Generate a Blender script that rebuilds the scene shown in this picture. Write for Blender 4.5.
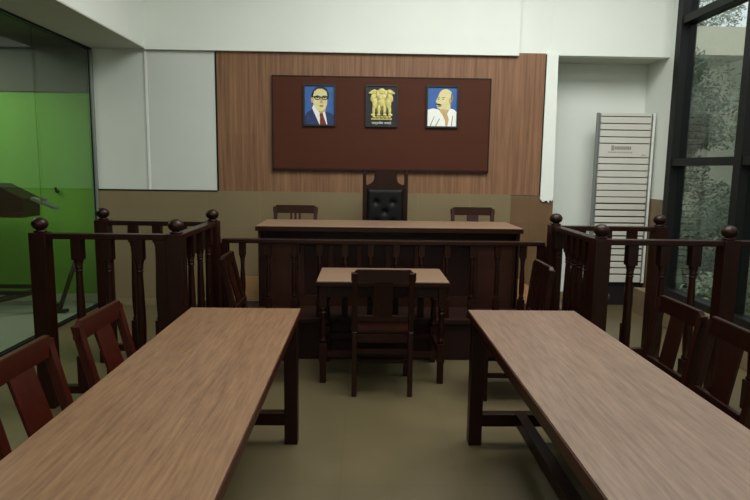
import bpy, bmesh, math, random
from mathutils import Vector, Matrix
random.seed(7)
PI = math.pi
S = bpy.context.scene
for o in list(bpy.data.objects): bpy.data.objects.remove(o)
COL = S.collection

# ------------------------------------------------------------------ camera, world, light, exposure
def cam_axes(p, yaw, roll):
    f = Vector((math.sin(yaw)*math.cos(p), math.cos(yaw)*math.cos(p), -math.sin(p)))
    r = Vector((math.cos(yaw), -math.sin(yaw), 0)); u = r.cross(f)
    c, s = math.cos(roll), math.sin(roll)
    return c*r+s*u, c*u-s*r, f
cd = bpy.data.cameras.new('camera'); cam = bpy.data.objects.new('camera', cd); COL.objects.link(cam)
r_, u_, f_ = cam_axes(.136169, .0204285, .0136683)
m = Matrix.Identity(4)
for i in range(3): m[i][0] = r_[i]; m[i][1] = u_[i]; m[i][2] = -f_[i]
m[2][3] = 1.55
cam.matrix_world = m
cd.sensor_width = 36; cd.lens = 594.47*36/750; cd.clip_start = .05
S.camera = cam

w = bpy.data.worlds.new('overcast_sky'); S.world = w; w.use_nodes = True
bg = w.node_tree.nodes['Background']; bg.inputs[0].default_value = (.80, .90, 1, 1); bg.inputs[1].default_value = 1.4

def area(name, loc, sx, sy, power, col=(1, 1, 1), rot=(0, 0, 0)):
    l = bpy.data.lights.new(name, 'AREA'); l.shape = 'RECTANGLE'; l.size = sx; l.size_y = sy
    l.energy = power; l.color = col
    o = bpy.data.objects.new(name, l); o.location = loc; o.rotation_euler = rot; COL.objects.link(o); return o
area('ceiling_lamp_light', (1.3, 3.8, 4.28), 3.6, 2.4, 175, (1, 1, .985))
area('rear_ceiling_lamp_light', (.2, -.8, 4.28), 3.6, 2.0, 78, (1, 1, .98))
area('side_room_fill_light', (-4.6, 5.6, 2.8), 1.6, 1.0, 46, (1, 1, .95))  # unseen fill added to brighten the room behind the glass

S.view_settings.view_transform = 'Standard'; S.view_settings.look = 'None'
S.view_settings.gamma = 1; S.view_settings.use_curve_mapping = False
S.view_settings.exposure = 0.0

# ------------------------------------------------------------------ materials
def srgb(*c):
    return tuple([(x/255/12.92 if x/255 <= .04045 else ((x/255+.055)/1.055)**2.4) for x in c]) + (1,)
class NT:
    def __init__(s, name):
        s.m = bpy.data.materials.new(name); s.m.use_nodes = True; s.t = s.m.node_tree
        s.b = s.t.nodes['Principled BSDF']
    def n(s, kind, **kw):
        x = s.t.nodes.new(kind)
        for k, v in kw.items():
            if k in x.inputs: x.inputs[k].default_value = v
            else: setattr(x, k, v)
        return x
    def l(s, a, b): s.t.links.new(a, b)
def plain(name, c, rough=.5, metal=0, spec=.5, noise=0, nscale=8, bump=0):
    t = NT(name); t.b.inputs['Roughness'].default_value = rough; t.b.inputs['Metallic'].default_value = metal
    t.b.inputs['Specular IOR Level'].default_value = spec
    t.b.inputs['Base Color'].default_value = c
    tc = t.n('ShaderNodeTexCoord'); nz = t.n('ShaderNodeTexNoise', Scale=nscale, Detail=4.0); t.l(tc.outputs['Object'], nz.inputs['Vector'])
    r = t.n('ShaderNodeValToRGB'); r.color_ramp.elements[0].position = .3; r.color_ramp.elements[1].position = .7
    k = max(noise, .02)
    r.color_ramp.elements[0].color = tuple(x*(1-k) for x in c[:3])+(1,); r.color_ramp.elements[1].color = tuple(min(1, x*(1+k)) for x in c[:3])+(1,)
    t.l(nz.outputs['Fac'], r.inputs[0]); t.l(r.outputs[0], t.b.inputs['Base Color'])
    if bump:
        b = t.n('ShaderNodeBump', Strength=bump, Distance=.01); t.l(nz.outputs['Fac'], b.inputs['Height']); t.l(b.outputs[0], t.b.inputs['Normal'])
    return t.m
def wood(name, c1, c2, scale=(30, 2, 30), rough=.4, spec=.5, contrast=(.3, .7), seams=None, bump=.05, coat=0, fine=6, spec2=None):
    """grain stretched along the axis with the small scale; seams = brick texture args for board joints"""
    t = NT(name); t.b.inputs['Roughness'].default_value = rough; t.b.inputs['Specular IOR Level'].default_value = spec
    t.b.inputs['Coat Weight'].default_value = coat; t.b.inputs['Coat Roughness'].default_value = .15
    tc = t.n('ShaderNodeTexCoord'); mp = t.n('ShaderNodeMapping'); mp.inputs['Scale'].default_value = scale
    t.l(tc.outputs['Object'], mp.inputs[0])
    nz = t.n('ShaderNodeTexNoise', Scale=1.0, Detail=float(fine), Roughness=.65, Distortion=.3); t.l(mp.outputs[0], nz.inputs['Vector'])
    r = t.n('ShaderNodeValToRGB'); r.color_ramp.elements[0].position = contrast[0]; r.color_ramp.elements[1].position = contrast[1]
    r.color_ramp.elements[0].color = c1; r.color_ramp.elements[1].color = c2
    t.l(nz.outputs['Fac'], r.inputs[0]); out = r.outputs[0]
    if seams:
        rot, bw, rh, dark, var = seams
        m2 = t.n('ShaderNodeMapping'); m2.inputs['Rotation'].default_value = rot; t.l(tc.outputs['Object'], m2.inputs[0])
        bt = t.n('ShaderNodeTexBrick', Scale=1.0); bt.inputs['Brick Width'].default_value = bw; bt.inputs['Row Height'].default_value = rh
        bt.inputs['Mortar Size'].default_value = .0012; bt.inputs['Mortar Smooth'].default_value = .6
        bt.inputs['Color1'].default_value = (1, 1, 1, 1); bt.inputs['Color2'].default_value = (var, var, var, 1); bt.inputs['Mortar'].default_value = (dark, dark, dark, 1)
        t.l(m2.outputs[0], bt.inputs['Vector'])
        mx = t.n('ShaderNodeMix', data_type='RGBA', blend_type='MULTIPLY'); mx.inputs[0].default_value = 1
        t.l(out, mx.inputs[6]); t.l(bt.outputs['Color'], mx.inputs[7]); out = mx.outputs[2]
    t.l(out, t.b.inputs['Base Color'])
    if bump:
        b = t.n('ShaderNodeBump', Strength=bump, Distance=.003); t.l(nz.outputs['Fac'], b.inputs['Height']); t.l(b.outputs[0], t.b.inputs['Normal'])
    return t.m
def tiles(name, c, w_, h_, rot=(0, 0, 0), off=(0, 0, 0), rough=.35, grout=.7, var=.93, stagger=0, noise=.1, gl=.004):
    t = NT(name); t.b.inputs['Roughness'].default_value = rough
    tc = t.n('ShaderNodeTexCoord'); m2 = t.n('ShaderNodeMapping'); m2.inputs['Rotation'].default_value = rot; m2.inputs['Location'].default_value = off
    t.l(tc.outputs['Object'], m2.inputs[0])
    bt = t.n('ShaderNodeTexBrick', Scale=1.0, offset=stagger); bt.inputs['Brick Width'].default_value = w_; bt.inputs['Row Height'].default_value = h_
    bt.inputs['Mortar Size'].default_value = gl; bt.inputs['Mortar Smooth'].default_value = .3
    bt.inputs['Color1'].default_value = c; bt.inputs['Color2'].default_value = tuple(x*var for x in c[:3])+(1,); bt.inputs['Mortar'].default_value = tuple(min(1, x*grout) for x in c[:3])+(1,)
    t.l(m2.outputs[0], bt.inputs['Vector'])
    nz = t.n('ShaderNodeTexNoise', Scale=1.6, Detail=6.0, Roughness=.6); t.l(tc.outputs['Object'], nz.inputs['Vector'])
    r = t.n('ShaderNodeValToRGB'); r.color_ramp.elements[0].position = .3; r.color_ramp.elements[1].position = .7
    r.color_ramp.elements[0].color = (1-noise, 1-noise, 1-noise, 1); r.color_ramp.elements[1].color = (1, 1, 1, 1)
    t.l(nz.outputs['Fac'], r.inputs[0])
    mx = t.n('ShaderNodeMix', data_type='RGBA', blend_type='MULTIPLY'); mx.inputs[0].default_value = 1
    t.l(bt.outputs['Color'], mx.inputs[6]); t.l(r.outputs[0], mx.inputs[7]); t.l(mx.outputs[2], t.b.inputs['Base Color'])
    rr = t.n('ShaderNodeMapRange'); rr.inputs['To Min'].default_value = rough*.8; rr.inputs['To Max'].default_value = rough*1.3
    t.l(nz.outputs['Fac'], rr.inputs['Value']); t.l(rr.outputs[0], t.b.inputs['Roughness'])
    return t.m
def glass(name, tint, rough=0.0, refl=.75):
    t = NT(name); t.t.nodes.remove(t.b)
    tr = t.n('ShaderNodeBsdfTransparent'); tr.inputs[0].default_value = tint
    gl = t.n('ShaderNodeBsdfGlossy', Roughness=rough); gl.inputs[0].default_value = (refl, refl, refl, 1)
    lw = t.n('ShaderNodeLayerWeight', Blend=.5); mx = t.n('ShaderNodeMixShader')
    pw = t.n('ShaderNodeMath', operation='POWER'); pw.inputs[1].default_value = 5
    ma = t.n('ShaderNodeMath', operation='MULTIPLY_ADD'); ma.inputs[1].default_value = .9; ma.inputs[2].default_value = .05
    t.l(lw.outputs['Facing'], pw.inputs[0]); t.l(pw.outputs[0], ma.inputs[0]); t.l(ma.outputs[0], mx.inputs[0]); t.l(tr.outputs[0], mx.inputs[1]); t.l(gl.outputs[0], mx.inputs[2])
    t.l(mx.outputs[0], t.t.nodes['Material Output'].inputs['Surface'])
    return t.m

M = dict(
    white=plain('white_paint', srgb(220, 226, 217), .75, noise=.02, nscale=2),
    panelwhite=plain('white_board', srgb(198, 204, 196), .55, noise=.02, nscale=2),
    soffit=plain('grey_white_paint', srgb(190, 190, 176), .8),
    ply=wood('wood_laminate', srgb(98, 69, 47), srgb(140, 103, 75), (34, 34, 1.1), .5, spec=.3, contrast=(.3, .66), seams=((PI/2, 0, PI/2), 1.9, .3, .8, .93)),
    board=wood('red_brown_laminate', srgb(66, 30, 14), srgb(75, 36, 17), (.8, 8, 14), .6, spec=.2, contrast=(.2, .8), bump=.01),
    dark=wood('dark_mahogany', srgb(26, 9, 3), srgb(39, 14, 6), (26, 26, 3), .36, spec=.22),
    red=wood('red_mahogany', srgb(44, 13, 5), srgb(58, 18, 8), (26, 26, 3), .36, spec=.22),
    bench=wood('bench_brown', srgb(40, 19, 10), srgb(54, 27, 15), (24, 24, 2), .45, spec=.25),
    benchd=wood('bench_dark', srgb(25, 9, 6), srgb(35, 14, 9), (24, 24, 2), .45, spec=.25),
    top=wood('veneer_top', srgb(90, 71, 56), srgb(126, 103, 86), (85, 5.5, 85), .38, spec=.4, contrast=(.28, .66), seams=((0, 0, PI/2), .9, .09, .94, .9), bump=.03, fine=8),
    topl=wood('veneer_top_warm', srgb(93, 67, 46), srgb(130, 99, 71), (85, 5.5, 85), .38, spec=.4, contrast=(.28, .66), seams=((0, 0, PI/2), .9, .09, .94, .9), bump=.03, fine=8),
    topx=wood('veneer_top_cross', srgb(112, 88, 70), srgb(138, 112, 90), (1.6, 38, 38), .36, contrast=(.25, .75), bump=.02),
    floor=tiles('olive_floor_tile', srgb(95, 85, 60), .6, .6, off=(.1, .25, 0), rough=.3, grout=.78, noise=.24, gl=.003),
    wtile=tiles('tan_wall_tile', srgb(124, 110, 80), .58, .9, rot=(PI/2, 0, 0), off=(-.02, .0, 0), rough=.4, grout=1.18, noise=.1, gl=.003),
    wtiled=tiles('brown_wall_tile', srgb(110, 84, 56), .6, .33, rot=(PI/2, 0, 0), off=(-.05, -.03, 0), rough=.4, grout=.75, noise=.25, gl=.003),
    dais=wood('dais_floor', srgb(130, 96, 62), srgb(142, 106, 70), (3, 20, 20), .4, bump=.01),
    riser=wood('dais_riser', srgb(30, 15, 10), srgb(38, 20, 13), (3, 20, 20), .5, spec=.2),
    skirt=plain('skirting_tile', srgb(126, 114, 84), .4, noise=.1),
    curb=plain('brown_curb', srgb(118, 100, 74), .5, noise=.15),
    black=plain('black_metal_frame', srgb(13, 14, 13), .5, spec=.25),
    alum=plain('aluminium_trim', srgb(150, 158, 150), .4, .6),
    green=plain('green_wall_paint', srgb(106, 170, 58), .7, noise=.05, nscale=3),
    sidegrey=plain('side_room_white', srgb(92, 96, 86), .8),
    sidefloor=plain('side_room_floor', srgb(150, 154, 146), .35, noise=.05, nscale=3),
    glassl=glass('tinted_partition_glass', (.78, .83, .74, 1)),
    glassr=glass('window_glass', (.80, .82, .78, 1)),
    leather=plain('black_leather', srgb(10, 10, 11), .55, spec=.2, noise=.1, bump=.1, nscale=40),
    button=plain('leather_button', srgb(50, 54, 60), .2),
    cream=plain('cream_plastic', srgb(196, 195, 184), .5, noise=.02),
    creamd=plain('louvre_gap', srgb(60, 56, 48), .6),
    metalw=plain('white_metal', srgb(224, 226, 220), .35),
    metalg=plain('grey_metal', srgb(128, 132, 128), .4, .4),
    label=plain('label_grey', srgb(140, 136, 124), .6),
    blackp=plain('black_plastic', srgb(20, 20, 20), .5),
    frame=plain('black_picture_frame', srgb(18, 20, 24), .35),
    blue=plain('portrait_blue', srgb(44, 92, 158), .5, noise=.15, nscale=14),
    suit=plain('suit_blue', srgb(24, 48, 96), .55, noise=.3, nscale=30),
    shirt=plain('shirt_white', srgb(232, 236, 228), .6),
    tie=plain('tie_red', srgb(112, 40, 36), .6, noise=.2, nscale=60),
    skin=plain('portrait_skin', srgb(214, 206, 150), .6, noise=.08, nscale=30),
    skind=plain('portrait_skin_tan', srgb(190, 160, 112), .6, noise=.1, nscale=30),
    hair=plain('portrait_hair', srgb(24, 24, 28), .6),
    grey=plain('portrait_grey', srgb(110, 108, 96), .6),
    gold=plain('emblem_gold', srgb(206, 198, 122), .6, noise=.2, nscale=50),
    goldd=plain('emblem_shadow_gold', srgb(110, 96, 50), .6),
    steel=plain('steel_clip', srgb(170, 176, 180), .3, .7),
    cloth=plain('white_cloth', srgb(232, 234, 228), .8),
    grass=plain('garden_grass', srgb(70, 92, 50), .9, noise=.4, nscale=5),
    leafa=plain('leaf_dark', srgb(84, 100, 74), .6, noise=.4, nscale=3),
    leafb=plain('leaf_mid', srgb(140, 150, 122), .6, noise=.3, nscale=3),
    bark=plain('bark', srgb(70, 60, 48), .9, noise=.3),
    beige=plain('beige_render', srgb(228, 218, 192), .8, noise=.04),
    gwall=plain('garden_wall_render', srgb(140, 138, 118), .9, noise=.12, nscale=1.2),
    lamp=None,
)
t = NT('lamp_diffuser'); t.b.inputs['Emission Color'].default_value = (1, .98, .92, 1); t.b.inputs['Emission Strength'].default_value = 2.0; M['lamp'] = t.m

# ------------------------------------------------------------------ mesh helpers
def merge(bm, b2, mat=None):
    if mat is not None: b2.transform(mat)
    me = bpy.data.meshes.new('tmp'); b2.to_mesh(me); b2.free(); bm.from_mesh(me); bpy.data.meshes.remove(me)
class MB:
    def __init__(s): s.bm = bmesh.new()
    def box(s, x0, x1, y0, y1, z0, z1, bev=0, mat=None):
        b = bmesh.new(); bmesh.ops.create_cube(b, size=1)
        b.transform(Matrix.Translation(((x0+x1)/2, (y0+y1)/2, (z0+z1)/2)) @ Matrix.Diagonal((x1-x0, y1-y0, z1-z0, 1)))
        if bev: bmesh.ops.bevel(b, geom=b.edges[:], offset=bev, segments=2, affect='EDGES', profile=.6)
        merge(s.bm, b, mat); return s
    def lathe(s, prof, n=20, mat=None):
        b = bmesh.new(); rings = []
        for r, z in prof:
            if r < 1e-5: rings.append([b.verts.new((0, 0, z))])
            else: rings.append([b.verts.new((r*math.cos(2*PI*k/n), r*math.sin(2*PI*k/n), z)) for k in range(n)])
        for A, B in zip(rings, rings[1:]):
            for k in range(n):
                k2 = (k+1) % n
                if len(A) == 1 and len(B) == 1: continue
                if len(A) == 1: b.faces.new((A[0], B[k2], B[k]))
                elif len(B) == 1: b.faces.new((A[k], A[k2], B[0]))
                else: b.faces.new((A[k], A[k2], B[k2], B[k]))
        for R_ in (rings[0], rings[-1]):
            if len(R_) > 1: b.faces.new(R_)
        for f in b.faces: f.smooth = True
        bmesh.ops.recalc_face_normals(b, faces=b.faces[:])
        merge(s.bm, b, mat); return s
    def prism(s, pts, d0, d1, mat=None, bev=0):
        """outline in local x,z extruded along y from d0 to d1"""
        b = bmesh.new(); A = [b.verts.new((x, d0, z)) for x, z in pts]; B = [b.verts.new((x, d1, z)) for x, z in pts]
        n = len(pts); b.faces.new(A); b.faces.new(B)
        for k in range(n): b.faces.new((A[k], A[(k+1) % n], B[(k+1) % n], B[k]))
        bmesh.ops.recalc_face_normals(b, faces=b.faces[:])
        if bev:
            es = [e for e in b.edges if abs(e.verts[0].co.y-e.verts[1].co.y) < 1e-6]
            bmesh.ops.bevel(b, geom=es, offset=bev, segments=2, affect='EDGES')
        merge(s.bm, b, mat); return s
    def tube(s, pts, r, n=8):
        b = bmesh.new(); rings = []
        P = [Vector(p) for p in pts]
        for i, p in enumerate(P):
            d = (P[min(i+1, len(P)-1)]-P[max(i-1, 0)]).normalized()
            a = d.cross(Vector((0, 0, 1)));
            if a.length < 1e-3: a = d.cross(Vector((1, 0, 0)))
            a.normalize(); c = d.cross(a)
            rings.append([b.verts.new(p+r*(a*math.cos(2*PI*k/n)+c*math.sin(2*PI*k/n))) for k in range(n)])
        for A, B in zip(rings, rings[1:]):
            for k in range(n): b.faces.new((A[k], A[(k+1) % n], B[(k+1) % n], B[k]))
        b.faces.new(rings[0]); b.faces.new(rings[-1])
        for f in b.faces: f.smooth = True
        bmesh.ops.recalc_face_normals(b, faces=b.faces[:])
        merge(s.bm, b); return s
    def skewbox(s, a, b_, w, d):
        """square bar from point a to b, width w (x) and depth d (y) with horizontal ends"""
        b = bmesh.new(); V = []
        for p in (a, b_):
            for sx, sy in ((-1, -1), (1, -1), (1, 1), (-1, 1)): V.append(b.verts.new((p[0]+sx*w/2, p[1]+sy*d/2, p[2])))
        b.faces.new(V[:4]); b.faces.new(V[4:])
        for k in range(4): b.faces.new((V[k], V[(k+1) % 4], V[4+(k+1) % 4], V[4+k]))
        bmesh.ops.recalc_face_normals(b, faces=b.faces[:])
        bmesh.ops.bevel(b, geom=b.edges[:], offset=.003, segments=1, affect='EDGES')
        merge(s.bm, b); return s
    def build(s, name, mat, parent=None, loc=None, rotz=0):
        me = bpy.data.meshes.new(name); s.bm.to_mesh(me); s.bm.free()
        me.materials.append(M[mat] if isinstance(mat, str) else mat)
        o = bpy.data.objects.new(name, me); COL.objects.link(o)
        if parent: o.parent = parent
        if loc: o.location = loc
        o.rotation_euler.z = rotz
        return o
def B(*a, **k): return MB().box(*a, **k)
def tag(o, label=None, cat=None, group=None, kind=None):
    if label: o['label'] = label
    if cat: o['category'] = cat
    if group: o['group'] = group
    if kind: o['kind'] = kind
    return o
def thing(name, label, cat, loc=(0, 0, 0), rotz=0, group=None):
    o = bpy.data.objects.new(name, None); COL.objects.link(o); o.location = loc; o.rotation_euler.z = rotz
    o.empty_display_size = .1
    return tag(o, label, cat, group)
def struct(name, mb, mat, **k): return tag(mb.build(name, mat, **k), kind='structure')
def copy_tree(o, parent=None):
    c = o.copy(); COL.objects.link(c)
    if parent: c.parent = parent
    for ch in [x for x in bpy.data.objects if x.parent == o]: copy_tree(ch, c)
    return c

# ------------------------------------------------------------------ room shell
XL, XR, YB, ZC = -2.92, 3.3, 6.6, 4.4
struct('floor', B(-2.95, 3.45, -3.0, 7.2, -.1, 0), 'floor')
struct('ceiling', B(-3.1, 3.5, -3.1, 7.3, ZC, ZC+.1), 'white')
# back wall: lower part in three bays, tile band at the foot
struct('wall_back', B(-2.92, 2.07, YB, YB+.15, 0, ZC), 'white')
struct('trim_1', B(-2.92, 1.634, YB-.022, YB, 0, 1.284), 'wtile')
struct('trim_2', B(1.634, 2.11, YB-.01, YB+.0, .0, 1.27), 'wtiled')
struct('baseboard_back', B(-2.92, -1.45, YB-.034, YB-.022, 0, .07), 'skirt')
# bulkhead over the back wall (white, slightly proud) and beam on the left
struct('wall_bulkhead', B(-2.33, 1.645, YB-.06, YB, 2.765, ZC), 'white')
struct('wall_bulkhead_right', B(2.0, XR, YB-.004, YB+.11, 2.785, ZC), 'white')
struct('trim_3', B(-2.92, -2.33, -3.0, YB, 2.785, ZC), 'white')
struct('trim_4', B(-2.915, -2.332, -2.99, YB-.001, 2.775, 2.785), 'soffit')
# white boards
struct('trim_5', B(-2.90, -2.345, YB-.012, YB, 1.29, 2.775), 'panelwhite')
struct('trim_6', B(-2.325, -1.603, YB-.014, YB, 1.29, 2.755), 'panelwhite')
struct('trim_crease_highlight', B(-2.345, -2.325, YB-.028, YB, 1.29, 2.765), 'metalw')  # white strip that paints the highlight along the crease between the boards
struct('trim_8', B(-2.92, -1.60, YB-.027, YB, 1.276, 1.290), 'black')
struct('trim_9', B(-1.603, -1.585, YB-.020, YB, 1.284, 2.762), 'black')
# wood panelling
struct('trim_10', B(-1.585, 1.945, YB-.018, YB, 1.28, 2.80), 'ply')
struct('trim_11', B(1.945, 1.955, YB-.022, YB, 1.28, 2.79), 'black')
# white pilaster strip with torn lower end
pb = MB().prism([(1.955, 2.80), (2.075, 2.80), (2.10, 1.24), (2.085, 1.215), (2.07, 1.235), (2.05, 1.20), (2.03, 1.225), (1.985, 1.21), (1.958, 1.24), (1.957, 1.30)], YB-.035, YB)
struct('trim_12', pb, 'white')
# alcove
struct('wall_alcove_back', B(2.07, 3.31, 7.1, 7.2, 0, 2.9), 'white')
struct('wall_alcove_left', B(2.0, 2.07, YB+.15, 7.1, 0, 2.9), 'white')
struct('wall_alcove_ceiling', B(2.07, 3.31, YB+.11, 7.1, 2.79, 2.9), 'soffit')
struct('baseboard_alcove', B(2.07, 3.3, 7.08, 7.1, 0, .09), 'skirt')
# right wall round the tall window
struct('wall_right', B(XR, XR+.03, 6.24, 7.1, 0, ZC), 'white')
struct('wall_right_front', B(XR, XR+.15, -3.0, 1.0, 0, ZC), 'white')
struct('trim_13', B(3.285, XR, 6.27, 7.08, 0, 1.25), 'curb')
struct('trim_14', B(3.04, XR, 1.0, 6.5, 0, .27, bev=.008), 'curb')
struct('wall_rear', B(-3.05, 3.45, -3.15, -3.0, 0, ZC), 'white')
struct('wall_left_front', B(-3.05, -2.92, -3.0, -.6, 0, ZC), 'white')

# tall window: mullions, transoms, panes
wf = MB()
for y in (6.15, 5.0, 3.85, 2.7, 1.6):
    wf.box(3.17, 3.33, y, y+.10, .27, ZC)
for z in (1.62, 3.03):
    wf.box(3.18, 3.32, 1.0, 6.15, z, z+.075)
wf.box(3.18, 3.32, 1.0, 6.15, .27, .34); wf.box(3.17, 3.33, 1.0, 1.08, .27, ZC)
win = struct('window_1', wf, 'black')
for y0, y1 in ((5.10, 6.15), (3.95, 5.0), (2.80, 3.85), (1.70, 2.70), (1.08, 1.60)):
    for z0, z1 in ((.34, 1.62), (1.695, 3.03), (3.105, ZC)):
        B(3.245, 3.255, y0, y1, z0, z1).build('window_pane', 'glassr', win)

# left glass partition
gf = MB().box(-2.955, -2.905, -.6, 6.6, 2.755, 2.785).box(-2.955, -2.905, -.6, 6.6, 0, .022)
gf.box(-2.936, -2.924, 6.555, 6.565, .022, 2.755)
part = struct('window_2', gf, 'black')
B(-2.945, -2.895, 6.565, 6.59, .0, 2.755).build('frame_channel', 'alum', part)
for y0, y1 in ((5.478, 6.555), (4.30, 5.472), (3.1, 4.294), (1.9, 3.094), (.7, 1.894), (-.6, .694)):
    B(-2.936, -2.926, y0, y1, .022, 2.755).build('glass_pane', 'glassl', part)

# side room behind the glass
struct('floor_side_room', B(-7.5, -2.95, -.6, 6.75, -.1, -.005), 'sidefloor')
struct('wall_side_room_back', B(-7.5, -2.955, 6.72, 6.85, 0, 2.33), 'green')
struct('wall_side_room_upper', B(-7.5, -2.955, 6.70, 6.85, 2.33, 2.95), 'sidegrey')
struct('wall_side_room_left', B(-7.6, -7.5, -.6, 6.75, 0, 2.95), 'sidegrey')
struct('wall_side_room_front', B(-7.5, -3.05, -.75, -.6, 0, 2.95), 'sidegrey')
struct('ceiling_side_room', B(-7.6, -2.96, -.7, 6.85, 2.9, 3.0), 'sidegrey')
struct('baseboard_side_room', B(-7.5, -2.96, 6.70, 6.72, 0, .09), 'soffit')

# ceiling lamps that hold the light
for nm, x, y, lx, ly, lab in (('ceiling_light', 1.3, 3.8, 3.6, 2.4, 'wide flat ceiling light panel over the clerk table'),
                              ('ceiling_light', .2, -.8, 3.6, 2.0, 'wide flat ceiling light panel at the rear of the courtroom')):
    tn = thing(nm, lab, 'ceiling light', (x, y, 4.33))
    B(-lx/2-.03, lx/2+.03, -ly/2-.03, ly/2+.03, 0.0, .07).build('housing', 'metalw', tn)
    B(-lx/2, lx/2, -ly/2, ly/2, -.02, 0.0).build('diffuser', 'lamp', tn)

# ------------------------------------------------------------------ dais
struct('floor_dais', B(-1.45, 1.75, 5.30, YB-.035, .31, .345), 'dais')
struct('trim_15', B(-1.44, 1.74, 4.705, YB-.036, 0, .31), 'riser')
struct('trim_16', B(-1.46, 1.76, 4.68, 5.30, .305, .345, bev=.004), 'riser')
ZD = .345

# judge's bench
bn = thing('judges_bench', "long dark wooden judges' bench with pale veneered top on the raised dais", 'bench desk', (.226, 5.05, ZD))
def bx(x0, x1, y0, y1, z0, z1, **k): return B(x0-.226, x1-.226, y0-5.05, y1-5.05, z0-ZD, z1-ZD, **k)
bx(-.915, 1.372, 5.052, 5.70, 1.022, 1.056, bev=.003).build('worktop', 'topx', bn)
bx(-.918, 1.375, 5.045, 5.055, 1.012, 1.050).build('front_edge_strip', 'dark', bn)
bx(-.86, 1.32, 5.16, 5.19, .93, 1.02).build('frieze', 'benchd', bn)
bx(-.90, -.87, 5.08, 5.68, ZD, 1.02).build('end_panel', 'benchd', bn)
bx(1.325, 1.355, 5.08, 5.68, ZD, 1.02).build('end_panel', 'benchd', bn)
bx(-.87, -.56, 5.09, 5.12, ZD, .93).build('wing_panel', 'bench', bn)
bx(.99, 1.325, 5.09, 5.12, ZD, .93).build('wing_panel', 'bench', bn)
for x in (-.875, -.585, .965, 1.305): B(x-.226, x+.035-.226, 0.03, .07, 0, .60, bev=.003).build('stile', 'benchd', bn)
bx(-.55, .97, 5.15, 5.17, .345, .93).build('centre_panel', 'benchd', bn)
mb = MB()
for x in (-.55, -.30, -.05, .20, .45, .70, .93): mb.box(x-.226, x+.04-.226, .085, .1, .08, .58, bev=.003)
mb.box(-.776, .744, .085, .1, .54, .585).box(-.776, .744, .085, .1, .0, .09)
mb.build('panel_frame', 'bench', bn)
bx(-.91, 1.365, 5.06, 5.66, .925, .94).build('shelf', 'benchd', bn)

# ------------------------------------------------------------------ turned parts for railings
def baluster_mb(H, blk=.13, w=.064):
    m_ = MB(); h = w/2; k = w/.064
    a, b = .20*k, H-blk; L = b-a
    m_.box(-h, h, -h, h, 0, a, bev=.003).box(-h, h, -h, h, b, H, bev=.003)
    m_.lathe([(.020*k, a-.002), (.028*k, a+.01), (.028*k, a+.018), (.021*k, a+.028), (.026*k, a+L*.16), (.0285*k, a+L*.3), (.026*k, a+L*.5), (.019*k, b-.085*k),
              (.019*k, b-.080*k), (.024*k, b-.075*k), (.024*k, b-.069*k), (.019*k, b-.065*k), (.019*k, b-.060*k), (.024*k, b-.055*k), (.024*k, b-.049*k), (.021*k, b-.044*k), (.030*k, b-.006), (.030*k, b+.002)], 16)
    return m_
fin_prof = [(.034, 0), (.040, .004), (.040, .010), (.026, .014), (.024, .018), (.034, .022), (.044, .032), (.049, .046), (.049, .056), (.044, .070), (.032, .083), (.014, .091), (0, .0925)]
def dock(name, label, X0, X1, Y0, Y1, fb, side, sideX, loc):
    """four-post enclosure; fb = baluster x offsets on front, side = y positions on the side rail"""
    t_ = thing(name, label, 'railing', loc); ox, oy = loc[0], loc[1]
    H = 1.13
    for (x, y) in ((X0, Y0), (X1, Y0), (X1, Y1), (X0, Y1)):
        p = MB().box(-.05, .05, -.05, .05, 0, H, bev=.004).box(-.055, .055, -.055, .055, 0, .10, bev=.004).build('corner_post', 'dark', t_, (x-ox, y-oy, 0))
        MB().lathe(fin_prof, 24).build('ball_finial', 'dark', p, (0, 0, H))
    def rail(a, b):
        if abs(a[0]-b[0]) > .2: mm = B(min(a[0], b[0])+.045-ox, max(a[0], b[0])-.045-ox, a[1]-.036-oy, a[1]+.036-oy, H-.040, H-.004, bev=.006)
        else: mm = B(a[0]-.036-ox, a[0]+.036-ox, min(a[1], b[1])+.045-oy, max(a[1], b[1])-.045-oy, H-.040, H-.004, bev=.006)
        mm.build('top_rail', 'dark', t_)
        if abs(a[0]-b[0]) > .2: mm = B(min(a[0], b[0])+.045-ox, max(a[0], b[0])-.045-ox, a[1]-.026-oy, a[1]+.026-oy, .09, .14, bev=.004)
        else: mm = B(a[0]-.026-ox, a[0]+.026-ox, min(a[1], b[1])+.045-oy, max(a[1], b[1])-.045-oy, .09, .14, bev=.004)
        mm.build('bottom_rail', 'dark', t_)
    rail((X0, Y0), (X1, Y0)); rail((X0, Y1), (X1, Y1)); rail((sideX, Y0), (sideX, Y1))
    first = None
    for x, y in [(x, Y0) for x in fb] + [(x, Y1) for x in fb] + [(sideX, y) for y in side]:
        if first is None: first = baluster_mb(H-.04-.14).build('baluster', 'dark', t_, (x-ox, y-oy, .14))
        else:
            c = first.copy(); COL.objects.link(c); c.parent = t_; c.location = (x-ox, y-oy, .14)
    return t_
dleft = dock('witness_box', 'dark railed witness box with ball-topped posts beside the left glass partition', -2.01, -1.17, 3.72, 4.62,
     [-1.783, -1.596, -1.405], [4.02, 4.25, 4.48], -1.17, (-1.59, 4.17, 0))
B(.30, .370, -.49, -.42, .14, 1.09, bev=.003).build('jamb', 'dark', dleft)
dr = dock('witness_box', 'dark railed witness box with ball-topped posts in front of the slatted white unit', 1.51, 2.33, 3.72, 4.62,
     [1.711, 1.917, 2.118], [3.93, 4.05, 4.17, 4.29, 4.52], 1.51, (1.92, 4.17, 0))
B(-.445, -.375, -.40, -.33, .14, 1.09, bev=.003).build('jamb', 'dark', dr)
B(2.38-1.92, 3.10-1.92, -.486, -.414, 1.09, 1.126, bev=.006).build('rail_extension', 'dark', dr)
B(3.10-1.92, 3.16-1.92, -.49, -.41, 0.27, 1.126, bev=.006).build('wall_post', 'dark', dr)
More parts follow.
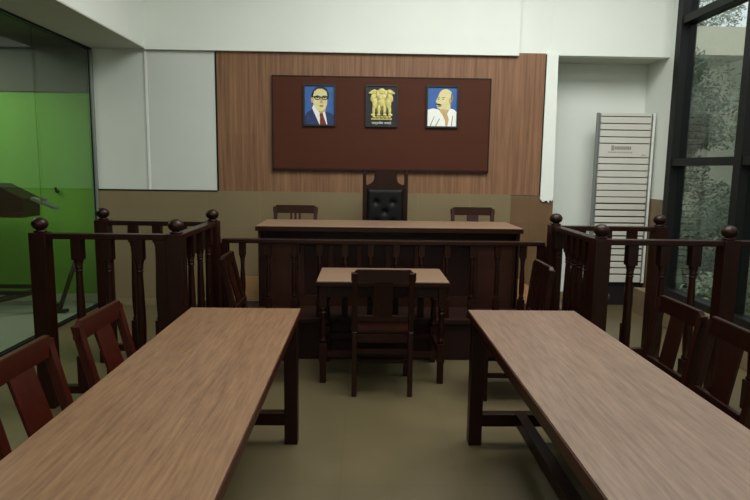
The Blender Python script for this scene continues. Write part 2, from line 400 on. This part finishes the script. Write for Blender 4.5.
for x in (2.56, 2.78, 2.98):
    baluster_mb(1.09).build('baluster', 'dark', dr, (x-1.92, -.45, 0))

# main rail in front of the bench
rl = thing('bench_railing', "long low balustrade on the dais edge in front of the judges' bench", 'railing', (.19, 4.76, ZD))
B(-1.32, 1.28, -.035, .035, .600, .635, bev=.006).build('top_rail', 'dark', rl)
first = None
for i in range(12):
    x = -.97 + i*.2065 - .19
    if first is None: first = baluster_mb(.60, .10, .05).build('baluster', 'dark', rl, (x, 0, 0))
    else:
        c = first.copy(); COL.objects.link(c); c.parent = rl; c.location = (x, 0, 0)
for x in (-1.30, 1.26): B(x-.03, x+.03, -.03, .03, 0, .60).build('end_post', 'dark', rl)

# ------------------------------------------------------------------ chairs
def make_chair(label, mat='dark', w=.43, d=.42, H=.885, splat='one', group=None, loc=(0, 0, 0), rz=0, rake=.05, seatmat=None, sw=.125):
    t_ = thing('wooden_chair', label, 'chair', loc, rz, group)
    h = w/2; sh = .45; ps = .038
    seatmat = seatmat or mat
    MB().prism([(-h-.005, 0.), (h+.005, 0.), (h+.005, .022), (-h-.005, .022)], 0.02, d+.015, Matrix.Translation((0, 0, sh-.022)), .005).build('seat', seatmat, t_)
    for s in (-1, 1):
        # rear leg runs on as the back post
        mm = MB(); x = s*(h-ps/2)
        mm.skewbox((x, -.02, 0), (x, 0, sh), ps-.004, ps+.004); mm.skewbox((x, 0, sh), (x, -rake, H-.02), ps, ps)
        mm.build('leg', mat, t_)
        mm = MB(); mm.skewbox((x, d-.03, 0), (x, d-.03, sh-.022), ps, ps); mm.build('leg', mat, t_)
    # top rail: crest with dropped ears
    z0 = H-.085; yb = -rake*(.93)
    crest = [(-h-.006, z0+.01), (-h-.006, H-.02), (-h+.012, H-.018), (-h+.03, H), (h-.03, H), (h-.012, H-.018), (h+.006, H-.02), (h+.006, z0+.01), (h-.03, z0), (-h+.03, z0)]
    MB().prism(crest, yb-.014, yb+.014, None, .003).build('top_rail', mat, t_)
    lz = sh+.075
    B(-h+ps, h-ps, -.018, .006, lz, lz+.04, bev=.003).build('cross_rail', mat, t_)
    def slat(x, ww):
        mm = MB(); b = bmesh.new(); V = []
        for (yy, zz) in ((-.006-.006, lz+.03), (yb+.006, z0+.01)):
            for sx, sy in ((-1, -.006), (1, -.006), (1, .006), (-1, .006)): V.append(b.verts.new((x+sx*ww/2, yy+sy, zz)))
        b.faces.new(V[:4]); b.faces.new(V[4:])
        for k in range(4): b.faces.new((V[k], V[(k+1) % 4], V[4+(k+1) % 4], V[4+k]))
        bmesh.ops.recalc_face_normals(b, faces=b.faces[:]); merge(mm.bm, b); return mm
    if splat == 'one': slat(0, sw).build('splat', mat, t_)
    elif splat == 'three':
        for x in (-.045, 0, .045): slat(x, .022).build('slat', mat, t_)
    elif splat == 'two':
        for x in (-.085, .085): slat(x, .05).build('slat', mat, t_)
    # apron and stretchers
    mm = MB(); mm.box(-h+ps, h-ps, d-.042, d-.022, sh-.075, sh-.022).box(-h+ps, h-ps, -.008, .012, sh-.075, sh-.022)
    for s in (-1, 1): mm.box(s*(h-.024)-.01, s*(h-.024)+.01, .02, d-.05, sh-.075, sh-.022)
    mm.build('apron', mat, t_)
    for s in (-1, 1): B(s*(h-.02)-.01, s*(h-.02)+.01, .0, d-.04, .16, .19).build('stretcher', mat, t_)
    B(-h+.03, h-.03, d*.45, d*.45+.02, .162, .188).build('stretcher', mat, t_)
    B(-h+ps, h-ps, -.016, .004, .30, .33).build('stretcher', mat, t_)
    return t_
# front centre chair, its back to the camera
make_chair('dark wooden chair with its back to the camera at the small centre table', 'dark', .42, .42, .885, loc=(.14, 3.935, 0), rz=0)
gl_ = 'chairs along the outer sides of the long tables'
make_chair('red-brown wooden chair cut by the left photo edge at the left long table', 'red', .45, .39, .905, loc=(-1.100, 2.025, 0), rz=-PI/2, group=gl_, rake=.11, sw=.15)
make_chair('red-brown wooden chair fully in view on the outer side of the left long table', 'red', .44, .40, .905, loc=(-1.078, 2.63, 0), rz=-PI/2+.0, group=gl_, rake=.11, sw=.15)
make_chair('dark wooden chair at the right long table, farther of the two there', 'dark', .42, .42, .895, rake=.07, loc=(1.555, 2.93, 0), rz=PI/2+.01, group=gl_)
make_chair('dark wooden chair at the right long table, nearer one cut by the photo edge', 'dark', .42, .42, .895, rake=.07, loc=(1.56, 2.475, 0), rz=PI/2-.02, group=gl_)
make_chair('dark wooden chair seen side-on between the left witness box and the small table', 'dark', .34, .40, .92, loc=(-.90, 4.33, 0), rake=.10, rz=-PI/2)
make_chair('dark slatted wooden chair seen side-on beside the right witness box', 'dark', .40, .40, .92, splat='two', loc=(1.20, 4.03, 0), rz=PI/2)
c1 = make_chair("wooden chair with three narrow slats behind the left end of the judges' bench", 'bench', .46, .42, .81, splat='three', loc=(-.72, 6.28, ZD), rz=PI, rake=.05)
c2 = make_chair("wooden chair with one wide splat behind the right end of the judges' bench", 'bench', .46, .42, .81, splat='one', loc=(1.165, 6.28, ZD), rz=PI, rake=.05)

# judge's chair
jc = thing('judges_chair', "tall carved judge's chair with a black buttoned leather back behind the bench centre", 'chair', (.222, 6.14, ZD))
for s in (-1, 1):
    MB().box(s*.213-.019, s*.213+.019, -.02, .02, 0, 1.165, bev=.003).build('back_post', 'dark', jc)
    MB().lathe([(.018, 0), (.021, .004), (.010, .009), (.017, .018), (.018, .026), (.009, .037), (0, .041)], 14).build('finial', 'dark', jc, (s*.213, 0, 1.165))
    B(s*.21-.024, s*.21+.024, -.42, .0, .62, .655, bev=.008).build('armrest', 'dark', jc)
    B(s*.21-.02, s*.21+.02, -.41, -.37, 0, .62, bev=.003).build('leg', 'dark', jc)
cr = [(-.196, .86), (-.196, 1.055)]
for k in range(0, 7):
    a = PI*.5*k/6; cr.append((-.195+.080*math.sin(a), 1.04+.075*(1-math.cos(a))))
cr += [(-.112, 1.15), (-.095, 1.19), (.095, 1.19), (.112, 1.15)]
for k in range(6, -1, -1):
    a = PI*.5*k/6; cr.append((.195-.080*math.sin(a), 1.04+.075*(1-math.cos(a))))
cr += [(.196, 1.055), (.196, .86)]
MB().prism(cr, -.012, .012, None, .003).build('crest', 'dark', jc)
B(-.196, .196, -.010, .014, .50, .86).build('back_board', 'dark', jc)
# tufted pad
bmp = bmesh.new(); nx, nz = 40, 48; btn = [(-.09, .86), (.09, .86), (0, .755), (-.09, .65), (.09, .65), (0, .93-.02)]
btn = [(-.09, .865), (.08, .865), (0, .765), (-.09, .665), (.08, .665)]
g = []
for j in range(nz+1):
    row = []
    for i in range(nx+1):
        u = -.185+.37*i/nx; v = .52+.48*j/nz
        e = min(1, min(i, nx-i)/4, min(j, nz-j)/4); dep = .012+.03*math.sqrt(max(0, e*(2-e)))
        for bu, bv in btn:
            dd = math.hypot(u-bu, v-bv); dep -= .022*math.exp(-(dd/.028)**2)
        row.append(bmp.verts.new((u, -.01-dep, v)))
    g.append(row)
for j in range(nz):
    for i in range(nx): bmp.faces.new((g[j][i], g[j][i+1], g[j+1][i+1], g[j+1][i]))
per = [g[0][i] for i in range(nx+1)]+[g[j][nx] for j in range(1, nz+1)]+[g[nz][i] for i in range(nx-1, -1, -1)]+[g[j][0] for j in range(nz-1, 0, -1)]
bk = [bmp.verts.new((v.co.x, -.008, v.co.z)) for v in per]
for k in range(len(per)): bmp.faces.new((per[k], per[(k+1) % len(per)], bk[(k+1) % len(per)], bk[k]))
bmp.faces.new(bk)
for f in bmp.faces: f.smooth = True
bmesh.ops.recalc_face_normals(bmp, faces=bmp.faces[:])
pm = MB(); merge(pm.bm, bmp); pad = pm.build('back_pad', 'leather', jc)
for bu, bv in btn:
    MB().lathe([(0.009, 0), (.011, .003), (.008, .007), (0, .008)], 12, Matrix.Translation((bu, -.018, bv)) @ Matrix.Rotation(PI/2, 4, 'X')).build('button', 'button', pad)
B(-.19, .19, -.42, -.05, .44, .52, bev=.02).build('seat_cushion', 'leather', jc)
B(-.21, .21, -.41, .0, .38, .44).build('seat_frame', 'dark', jc)

# ------------------------------------------------------------------ long tables
def long_table(label, x0, x1, mat_loc, yf=3.29, yn=.9):
    cx = (x0+x1)/2; hw = (x1-x0)/2; L = yf-yn
    t_ = thing('long_table', label, 'table', (cx, yn, 0))
    B(-hw, hw, 0, L, .736, .762, bev=.003).build('tabletop', mat_loc, t_)
    mm = MB(); e = .004
    mm.box(-hw-e, -hw+.012, -e, L+e, .722, .757).box(hw-.012, hw+e, -e, L+e, .722, .757).box(-hw, hw, L-.012, L+e, .722, .757).box(-hw, hw, -e, .012, .722, .757)
    mm.build('edge_banding', 'red', t_)
    mm = MB(); i = .035
    mm.box(-hw+i, -hw+i+.022, .05, L-.05, .655, .736).box(hw-i-.022, hw-i, .05, L-.05, .655, .736)
    mm.box(-hw+.05, hw-.05, L-.075, L-.053, .655, .736).box(-hw+.05, hw-.05, .053, .075, .655, .736)
    mm.build('apron', 'dark', t_)
    for sx in (-1, 1):
        for y in (L-.073, .075):
            B(sx*(hw-.045)-.037, sx*(hw-.045)+.037, y-.037, y+.037, 0, .736, bev=.004).build('leg', 'dark', t_)
    for y in (L-.073, .075): B(-hw+.07, hw-.07, y-.03, y+.03, .11, .182, bev=.004).build('cross_stretcher', 'dark', t_)
    B(-.03, .03, .09, L-.09, .115, .186, bev=.004).build('long_stretcher', 'dark', t_)
    return t_
long_table('long wooden table with pale brown veneer top on the left side', -.965, -.349, 'topl')
long_table('long wooden table with pale brown veneer top on the right side', .602, 1.208, 'top')

# small centre table with turned legs
ct = thing('small_table', 'small square-topped wooden table with turned legs in front of the dais railing', 'table', (.145, 4.415, 0))
B(-.47, .47, -.285, .285, .735, .76, bev=.004).build('tabletop', 'topx', ct)
B(-.474, .474, -.289, .289, .722, .752, bev=.003).build('edge_banding', 'dark', ct)
mm = MB(); mm.box(-.41, .41, -.245, -.225, .635, .725).box(-.41, .41, .225, .245, .635, .725).box(-.43, -.41, -.23, .23, .635, .725).box(.41, .43, -.23, .23, .635, .725)
mm.build('apron', 'dark', ct)
def tleg():
    m_ = MB(); m_.box(-.027, .027, -.027, .027, .56, .722, bev=.003).box(-.027, .027, -.027, .027, .16, .30, bev=.003)
    m_.lathe([(.026, .56), (.027, .545), (.018, .538), (.018, .532), (.027, .525), (.027, .515), (.017, .505), (.020, .45), (.025, .40), (.022, .355), (.017, .335), (.026, .325), (.026, .315), (.018, .31), (.022, .298)], 16)
    m_.skewbox((0, 0, 0), (0, 0, .165), .044, .044); return m_
for sx in (-1, 1):
    for sy in (-1, 1): tleg().build('leg', 'dark', ct, (sx*.427, sy*.24, 0))
for sy in (-1, 1): B(-.41, .41, sy*.24-.012, sy*.24+.012, .195, .235).build('stretcher', 'dark', ct)
for sx in (-1, 1): B(sx*.427-.012, sx*.427+.012, -.22, .22, .195, .235).build('stretcher', 'dark', ct)

# ------------------------------------------------------------------ red-brown display board and pictures
YW = YB-.018
db = thing('display_board', 'wide red-brown display board on the panelled wall behind the three pictures', 'board', (.184, YW, 1.54))
B(-1.168, 1.168, -.032, 0, 0, .975, bev=.004).build('panel', 'board', db)
mm = MB(); mm.box(-1.178, 1.178, -.040, -.004, -.022, .002).box(-1.178, -1.165, -.036, -.004, -.01, .978).box(1.165, 1.178, -.036, -.004, -.01, .978).box(-1.178, 1.178, -.036, -.004, .972, .984)  # edge strips; the bottom one thickened to paint the dark shadow edge
mm.build('edge_and_shadow_strip', 'benchd', db)
YP = YW-.037
def picture(x, z, wd, hg, label):
    t_ = thing('framed_picture', label, 'picture', (x, YP, z), 0)
    f = .016; mm = MB()
    mm.box(-wd/2, wd/2, -.022, 0, 0, f).box(-wd/2, wd/2, -.022, 0, hg-f, hg).box(-wd/2, -wd/2+f, -.022, 0, f, hg-f).box(wd/2-f, wd/2, -.022, 0, f, hg-f)
    mm.build('frame', 'frame', t_)
    return t_
def ell(cx, cz, rx, rz, n=24, tilt=0):
    o = []
    for k in range(n):
        a = 2*PI*k/n; x, z = rx*math.cos(a), rz*math.sin(a)
        o.append((cx+x*math.cos(tilt)-z*math.sin(tilt), cz+x*math.sin(tilt)+z*math.cos(tilt)))
    return o
def art(t_, name, polys, mat, layer):
    mm = MB()
    for p in polys: mm.prism(p, -.006-layer*.001, -.002)
    return mm.build(name, mat, t_)
W, H = .345, .44
# man in glasses (coordinates: x -.155..+.155, z .016..+.424)
p1 = picture(-.483, 1.995, W, H, 'framed portrait of a person in dark glasses, blue suit and red tie')
art(p1, 'background', [[(-.158, .016), (.158, .016), (.158, .424), (-.158, .424)]], 'blue', 0)
art(p1, 'suit', [[(-.158, .018), (-.158, .10), (-.13, .145), (-.085, .175), (-.07, .205), (.0, .10), (.075, .155), (.10, .145), (.14, .13), (.158, .10), (.158, .018)]], 'suit', 1)
art(p1, 'neck', [[(-.055, .13), (.06, .13), (.07, .21), (-.06, .23)]], 'skind', 2)
art(p1, 'shirt', [[(-.08, .19), (-.06, .235), (.01, .125), (.055, .155), (.065, .13), (.085, .018), (.0, .018), (-.02, .06)]], 'shirt', 3)
art(p1, 'tie', [[(.0, .13), (.035, .14), (.045, .10), (.075, .018), (.005, .018), (.005, .09)]], 'tie', 4)
art(p1, 'hair', [ell(.01, .325, .092, .093), ell(-.07, .29, .02, .06)], 'hair', 3)
art(p1, 'face', [[(-.068, .32), (-.055, .365), (-.02, .39), (.03, .392), (.075, .365), (.085, .30), (.08, .225), (.055, .175), (.02, .152), (-.02, .165), (-.06, .215), (-.075, .26)]], 'skin', 4)
art(p1, 'ear', [ell(-.078, .275, .014, .03)], 'skind', 5)
gm = MB()
for cx in (-.022, .055): 
    for k in range(20):
        a0, a1 = 2*PI*k/20, 2*PI*(k+1)/20
        gm.prism([(cx+.034*math.cos(a0), .298+.023*math.sin(a0)), (cx+.034*math.cos(a1), .298+.023*math.sin(a1)), (cx+.024*math.cos(a1), .298+.014*math.sin(a1)), (cx+.024*math.cos(a0), .298+.014*math.sin(a0))], -.0125, -.002)
gm.prism([(-.075, .30), (-.075, .312), (.09, .308), (.09, .30)], -.0125, -.002)
gm.build('glasses', 'hair', p1)
art(p1, 'mouth', [ell(.022, .212, .024, .006)], 'tie', 6)
art(p1, 'nose', [[(.012, .29), (.026, .29), (.034, .245), (.02, .238), (.006, .245)]], 'skind', 6)
for cx in (-.022, .055): art(p1, 'eye', [ell(cx, .298, .008, .005)], 'hair', 6)

p3 = picture(.836, 1.995, W, H+.005, 'framed portrait of a bald smiling person with a moustache in white cloth')
art(p3, 'background', [[(-.158, .016), (.158, .016), (.158, .428), (-.158, .428)]], 'blue', 0)
art(p3, 'neck', [[(-.035, .14), (.085, .12), (.09, .26), (-.02, .24)]], 'skin', 1)
art(p3, 'chest', [[(-.02, .018), (.158, .018), (.158, .12), (.09, .19), (-.02, .20)]], 'skind', 2)
art(p3, 'white_cloth', [[(-.158, .018), (-.158, .19), (-.10, .205), (-.04, .195), (.01, .13), (.035, .07), (.04, .018)], [(.06, .018), (.075, .09), (.055, .15), (.085, .205), (.12, .20), (.158, .17), (.158, .018)]], 'shirt', 3)
art(p3, 'scalp', [ell(.035, .325, .078, .085)], 'skin', 4)
art(p3, 'face', [[(-.045, .34), (-.062, .30), (-.072, .272), (-.055, .262), (-.062, .235), (-.045, .205), (-.01, .195), (.05, .22), (.08, .30), (.04, .36)]], 'skin', 5)
art(p3, 'ear', [ell(.085, .29, .016, .03)], 'skind', 6)
art(p3, 'hair', [ell(.10, .33, .010, .04), ell(.095, .25, .008, .02)], 'grey', 6)
art(p3, 'moustache', [ell(-.035, .245, .03, .010, tilt=-.15)], 'hair', 6)
for cx in (-.045, .01): art(p3, 'eyebrow', [ell(cx, .320, .018, .004)], 'grey', 6)
for cx in (-.042, .008): art(p3, 'eye', [ell(cx, .302, .009, .005)], 'hair', 7)
art(p3, 'mouth', [ell(-.032, .226, .02, .004)], 'tie', 7)
art(p3, 'cloth_folds', [[(-.13, .02), (-.12, .02), (-.08, .12), (-.085, .12)], [(-.07, .02), (-.06, .02), (-.02, .10), (-.028, .10)], [(.10, .02), (.108, .02), (.12, .13), (.113, .13)]], 'grey', 4)

# emblem plaque
p2 = picture(.184, 1.995, W, H+.003, 'black framed plaque with a golden lion capital emblem and white caption, middle of the three')
art(p2, 'background', [[(-.158, .016), (.158, .016), (.158, .427), (-.158, .427)]], 'frame', 0)
em = MB()
def blob(x, z, rx, rz, ry=.012, tilt=0, y=-.024):
    b = bmesh.new(); bmesh.ops.create_uvsphere(b, u_segments=14, v_segments=10, radius=1)
    for f in b.faces: f.smooth = True
    b.transform(Matrix.Translation((x, y, z)) @ Matrix.Rotation(tilt, 4, 'Y') @ Matrix.Diagonal((rx, ry, rz, 1))); merge(em.bm, b)
for s in (-1, 1):
    blob(s*.088, .362, .036, .028, tilt=s*.4); blob(s*.118, .352, .016, .014); blob(s*.085, .30, .030, .055, tilt=-s*.2)
    blob(s*.075, .375, .022, .022); blob(s*.070, .235, .028, .07); blob(s*.082, .155, .016, .06); blob(s*.028, .16, .017, .065, .016)
    blob(s*.036, .345, .022, .045); blob(s*.088, .10, .024, .018); blob(s*.032, .10, .022, .014, .018)
blob(0, .372, .040, .036, .020); blob(0, .31, .046, .055, .018); blob(0, .245, .040, .06, .017); blob(0, .395, .026, .014, .014); blob(0, .352, .022, .014, .026)
em.prism([(-.105, .045), (.105, .045), (.108, .062), (-.108, .062)], -.016, -.004)
em.prism([(-.10, .062), (.10, .062), (.096, .088), (-.096, .088)], -.012, -.004)
for x in (-.08, -.04, 0, .04, .08): blob(x, .076, .014, .012, .016)
em.prism([(-.062, .16), (.062, .16), (.098, .34), (.06, .39), (-.06, .39), (-.098, .34)], -.014, -.004)
em.bm.transform(Matrix.Translation((0, 0, .036)) @ Matrix.Diagonal((1.05, 1, .90, 1)))
em.build('lion_capital', 'gold', p2)
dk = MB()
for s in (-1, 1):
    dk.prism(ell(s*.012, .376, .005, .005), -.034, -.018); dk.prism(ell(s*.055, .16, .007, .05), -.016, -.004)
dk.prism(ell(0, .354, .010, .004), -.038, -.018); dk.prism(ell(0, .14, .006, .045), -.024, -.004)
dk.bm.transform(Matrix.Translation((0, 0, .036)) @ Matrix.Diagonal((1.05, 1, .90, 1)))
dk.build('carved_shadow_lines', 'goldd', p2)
try:
    cu = bpy.data.curves.new('caption', 'FONT'); cu.body = '\u0938\u0924\u094d\u092f\u092e\u0947\u0935 \u091c\u092f\u0924\u0947'; cu.size = .042; cu.align_x = 'CENTER'; cu.extrude = .001
    to = bpy.data.objects.new('caption', cu); COL.objects.link(to)
    bpy.context.view_layer.update()
    me = bpy.data.meshes.new_from_object(to.evaluated_get(bpy.context.evaluated_depsgraph_get())); bpy.data.objects.remove(to)
    co = bpy.data.objects.new('caption', me); me.materials.clear(); me.materials.append(M['shirt']); COL.objects.link(co)
    co.parent = p2; co.location = (0, -.009, .030); co.rotation_euler = (PI/2, 0, 0)
    xs = [v.co.x for v in me.vertices]
    if xs: k = .21/max(1e-3, max(xs)-min(xs)); co.scale = (k, .8, 1)
except Exception as ex: print('caption', ex)

# ------------------------------------------------------------------ slatted white air unit in the alcove
ac = thing('air_conditioner', 'tall white slatted floor-standing air unit in the alcove behind the right witness box', 'air conditioner', (2.935, 6.75, 0))
hw = .335
B(-hw+.05, hw-.05, .02, .10, .27, 2.19, bev=.01).build('body', 'creamd', ac)
mm = MB(); z = 2.195
gaps = [2.165, 2.087, 2.016, 1.939, 1.867, 1.711, 1.638]
step = .0745; zz = 1.638
while zz-step > .30: zz -= step; gaps.append(zz)
gaps.append(.27)
prev = 2.205
for i, gz in enumerate(gaps):
    gp = .010 if gz > 1.25 else .016
    mm = B(-hw+.035, hw-.045, 0, .03, gz+gp/2, prev-.003, bev=.004)
    mm.build('slat' if abs(prev-1.86) > .03 else 'label_panel', 'cream', ac)
    prev = gz-gp/2+.003
for s in (-1, 1):
    x = s*(hw-.018)
    MB().box(x-(.010 if s < 0 else .018), x+.016, -.004, .03, .27, 2.205, bev=.004).build('side_column', 'metalg' if s < 0 else 'metalw', ac)
for s in (-1, 1):
    mm = B(s*(hw-.040)-.006, s*(hw-.040)+.006, -.008, .0, .28, 2.2)
    for k in range(60): mm.box(s*(hw-.040)-.007, s*(hw-.040)+.007, -.012, .0, .30+k*.0315, .314+k*.0315)
    mm.build('ribbed_strip', 'metalg', ac)
mm = MB(); mm.box(-.145, -.118, -.003, 0, 1.79, 1.845)
for k in range(9): mm.box(-.11+k*.0215, -.11+k*.0215+.017, -.003, 0, 1.80, 1.835)
for k in range(11): mm.box(-.18+k*.026, -.18+k*.026+.014, -.003, 0, 1.763, 1.776)
mm.box(.20, .25, -.003, 0, 1.735, 1.745)
mm.build('printed_mark', 'label', ac)
B(-hw+.02, hw-.02, .04, .30, .0, .27).build('base', 'blackp', ac)
MB().tube([(-.12, .03, .22), (-.11, -.01, .18), (-.07, -.02, .12), (-.06, .0, .08), (-.1, .02, .06)], .014).build('drain_hose', 'metalg', ac)
MB().tube([(.16, .02, .02), (.2, -.12, .012), (.27, -.2, .012), (.34, -.18, .012)], .010).build('cable', 'blackp', ac)

# ------------------------------------------------------------------ side room: tilted drafting stand
dt = thing('drafting_desk', 'dark wooden sloping-topped desk on black metal struts, seen through the left glass partition', 'desk', (-3.9, 6.1, 0))
MB().prism([(-.6, 1.36), (.16, 1.345), (.45, 1.20), (.45, 1.06), (-.6, 1.06)], 0, .32, None, .004).build('sloping_top', 'benchd', dt)
B(-.6, .44, -.01, .33, 1.06-.055, 1.06).build('lower_shelf', 'bench', dt)
MB().tube([(.90, .1, .56), (.70, .1, .025)], .024).box(.68, .78, .06, .14, 0, .03).build('strut', 'black', dt)
B(.47, .70, .06, .12, .05, .10).build('brace', 'black', dt)
MB().box(-.6, .47, .0, .04, .20, .24).box(-.6, .47, .34, .38, .20, .24).build('base_frame', 'black', dt)
MB().tube([(.44, .05, .21), (-.4, -.35, .03)], .02).tube([(.44, .36, .21), (-.4, .0, .03)], .018).build('floor_rail', 'black', dt)
B(-.35, -.29, .05, .35, .22, 1.06-.05).build('upright', 'black', dt)
pr = MB().box(-.13, .13, -.05, .05, -.015, .015, bev=.006, mat=Matrix.Rotation(.40, 4, 'Y')).box(-.05, .0, -.03, .03, .0, .05, bev=.004, mat=Matrix.Rotation(.40, 4, 'Y'))
po = pr.build('clip_device', 'steel', None, (-3.24, 6.12, 1.155)); tag(po, 'small silvery clip-like device on the sloping desk edge behind the glass', 'device')  # silvery device on the desk edge, gives no light
hk = MB().lathe([(.02, 0), (.02, .01), (.008, .014), (.008, .04), (0, .042)], 12, Matrix.Rotation(PI/2, 4, 'X')).box(-.008, .008, -.045, -.03, -.0, .05)
ho = hk.build('wall_hook', 'black', None, (-3.41, 6.72, 1.25)); tag(ho, 'small black hook on the green wall of the side room', 'hook')

# ------------------------------------------------------------------ outside the window
tag(B(3.5, 40, -15, 40, -.4, -.3).build('garden_lawn', 'grass'), kind='structure')
tag(B(8.2, 8.5, -2, 40, -.3, 4.0).build('wall_garden', 'gwall'), kind='structure')
bd = thing('outbuilding', 'cream-topped building beyond the garden, seen through the upper window pane', 'building', (10.5, 18, -.3))
B(-2.9, .6, -1, 0, 0, 5.1).build('wall', 'gwall', bd)
B(-3.0, .7, -1.1, .1, 5.1, 5.86).build('parapet', 'beige', bd)
def foliage(name, label, cat, loc, rad, n, leaf, mat, trunk=0, seed=1, group=None):
    rnd = random.Random(seed); t_ = thing(name, label, cat, loc, 0, group); b = bmesh.new()
    cl = [(Vector((rnd.uniform(-1, 1)*rad[0], rnd.uniform(-1, 1)*rad[1], trunk+rad[2]+rnd.uniform(-1, 1)*rad[2]*.85)), rnd.uniform(.18, .42)*max(rad)) for _ in range(26)]
    for _ in range(n):
        c, r = rnd.choice(cl); d = Vector((rnd.gauss(0, 1), rnd.gauss(0, 1), rnd.gauss(0, 1))).normalized()*r*rnd.uniform(.6, 1)
        p = c+d; p.z = max(.05, p.z); a = Vector((rnd.gauss(0, 1), rnd.gauss(0, 1), rnd.gauss(0, 1))).normalized(); e = a.orthogonal().normalized(); s = leaf*rnd.uniform(.6, 1.3)
        v = [b.verts.new(p+q) for q in (a*s, e*s*.5, -a*s, -e*s*.5)]; b.faces.new(v)
    mm = MB(); merge(mm.bm, b); mm.build('foliage', mat, t_)
    mm = MB()
    mm.tube([(0, 0, 0), (.05*rad[0], 0, trunk+rad[2]*.5), (0, .1*rad[1], trunk+rad[2]*1.3)], .05 if not trunk else .12)
    mm.tube([(0, 0, trunk*.8), (.5*rad[0], .2, trunk+rad[2])], .05); mm.tube([(0, 0, trunk*.8), (-.5*rad[0], -.3, trunk+rad[2]*1.2)], .04)
    mm.build('trunk' if trunk else 'stem', 'bark', t_)
    return t_
foliage('shrub', 'dark leafy shrub low outside the window behind the right post', 'shrub', (5.0, 8.9, -.3), (.7, .7, .8), 9000, .035, M['leafa'], seed=2)
foliage('shrub', 'mid green shrub outside the tall window near the second mullion', 'shrub', (4.9, 6.7, -.3), (.7, .7, .5), 8000, .035, M['leafb'], seed=3)
foliage('tree', 'dark tree with hanging leaves right outside beside the first mullion', 'tree', (6.0, 11.4, -.3), (.6, .6, 1.5), 14000, .04, M['leafa'], trunk=1.0, seed=4)
foliage('tree', 'tall tree whose leaves fill the top of the window against the sky', 'tree', (12.6, 23, -.3), (3.2, 2.2, 2.6), 24000, .085, M['leafb'], trunk=4.6, seed=5)
foliage('tree', 'leafy tree outside the right edge of the window', 'tree', (6.5, 8.9, -.3), (.6, .6, 1.1), 14000, .035, M['leafb'], trunk=1.4, seed=6)
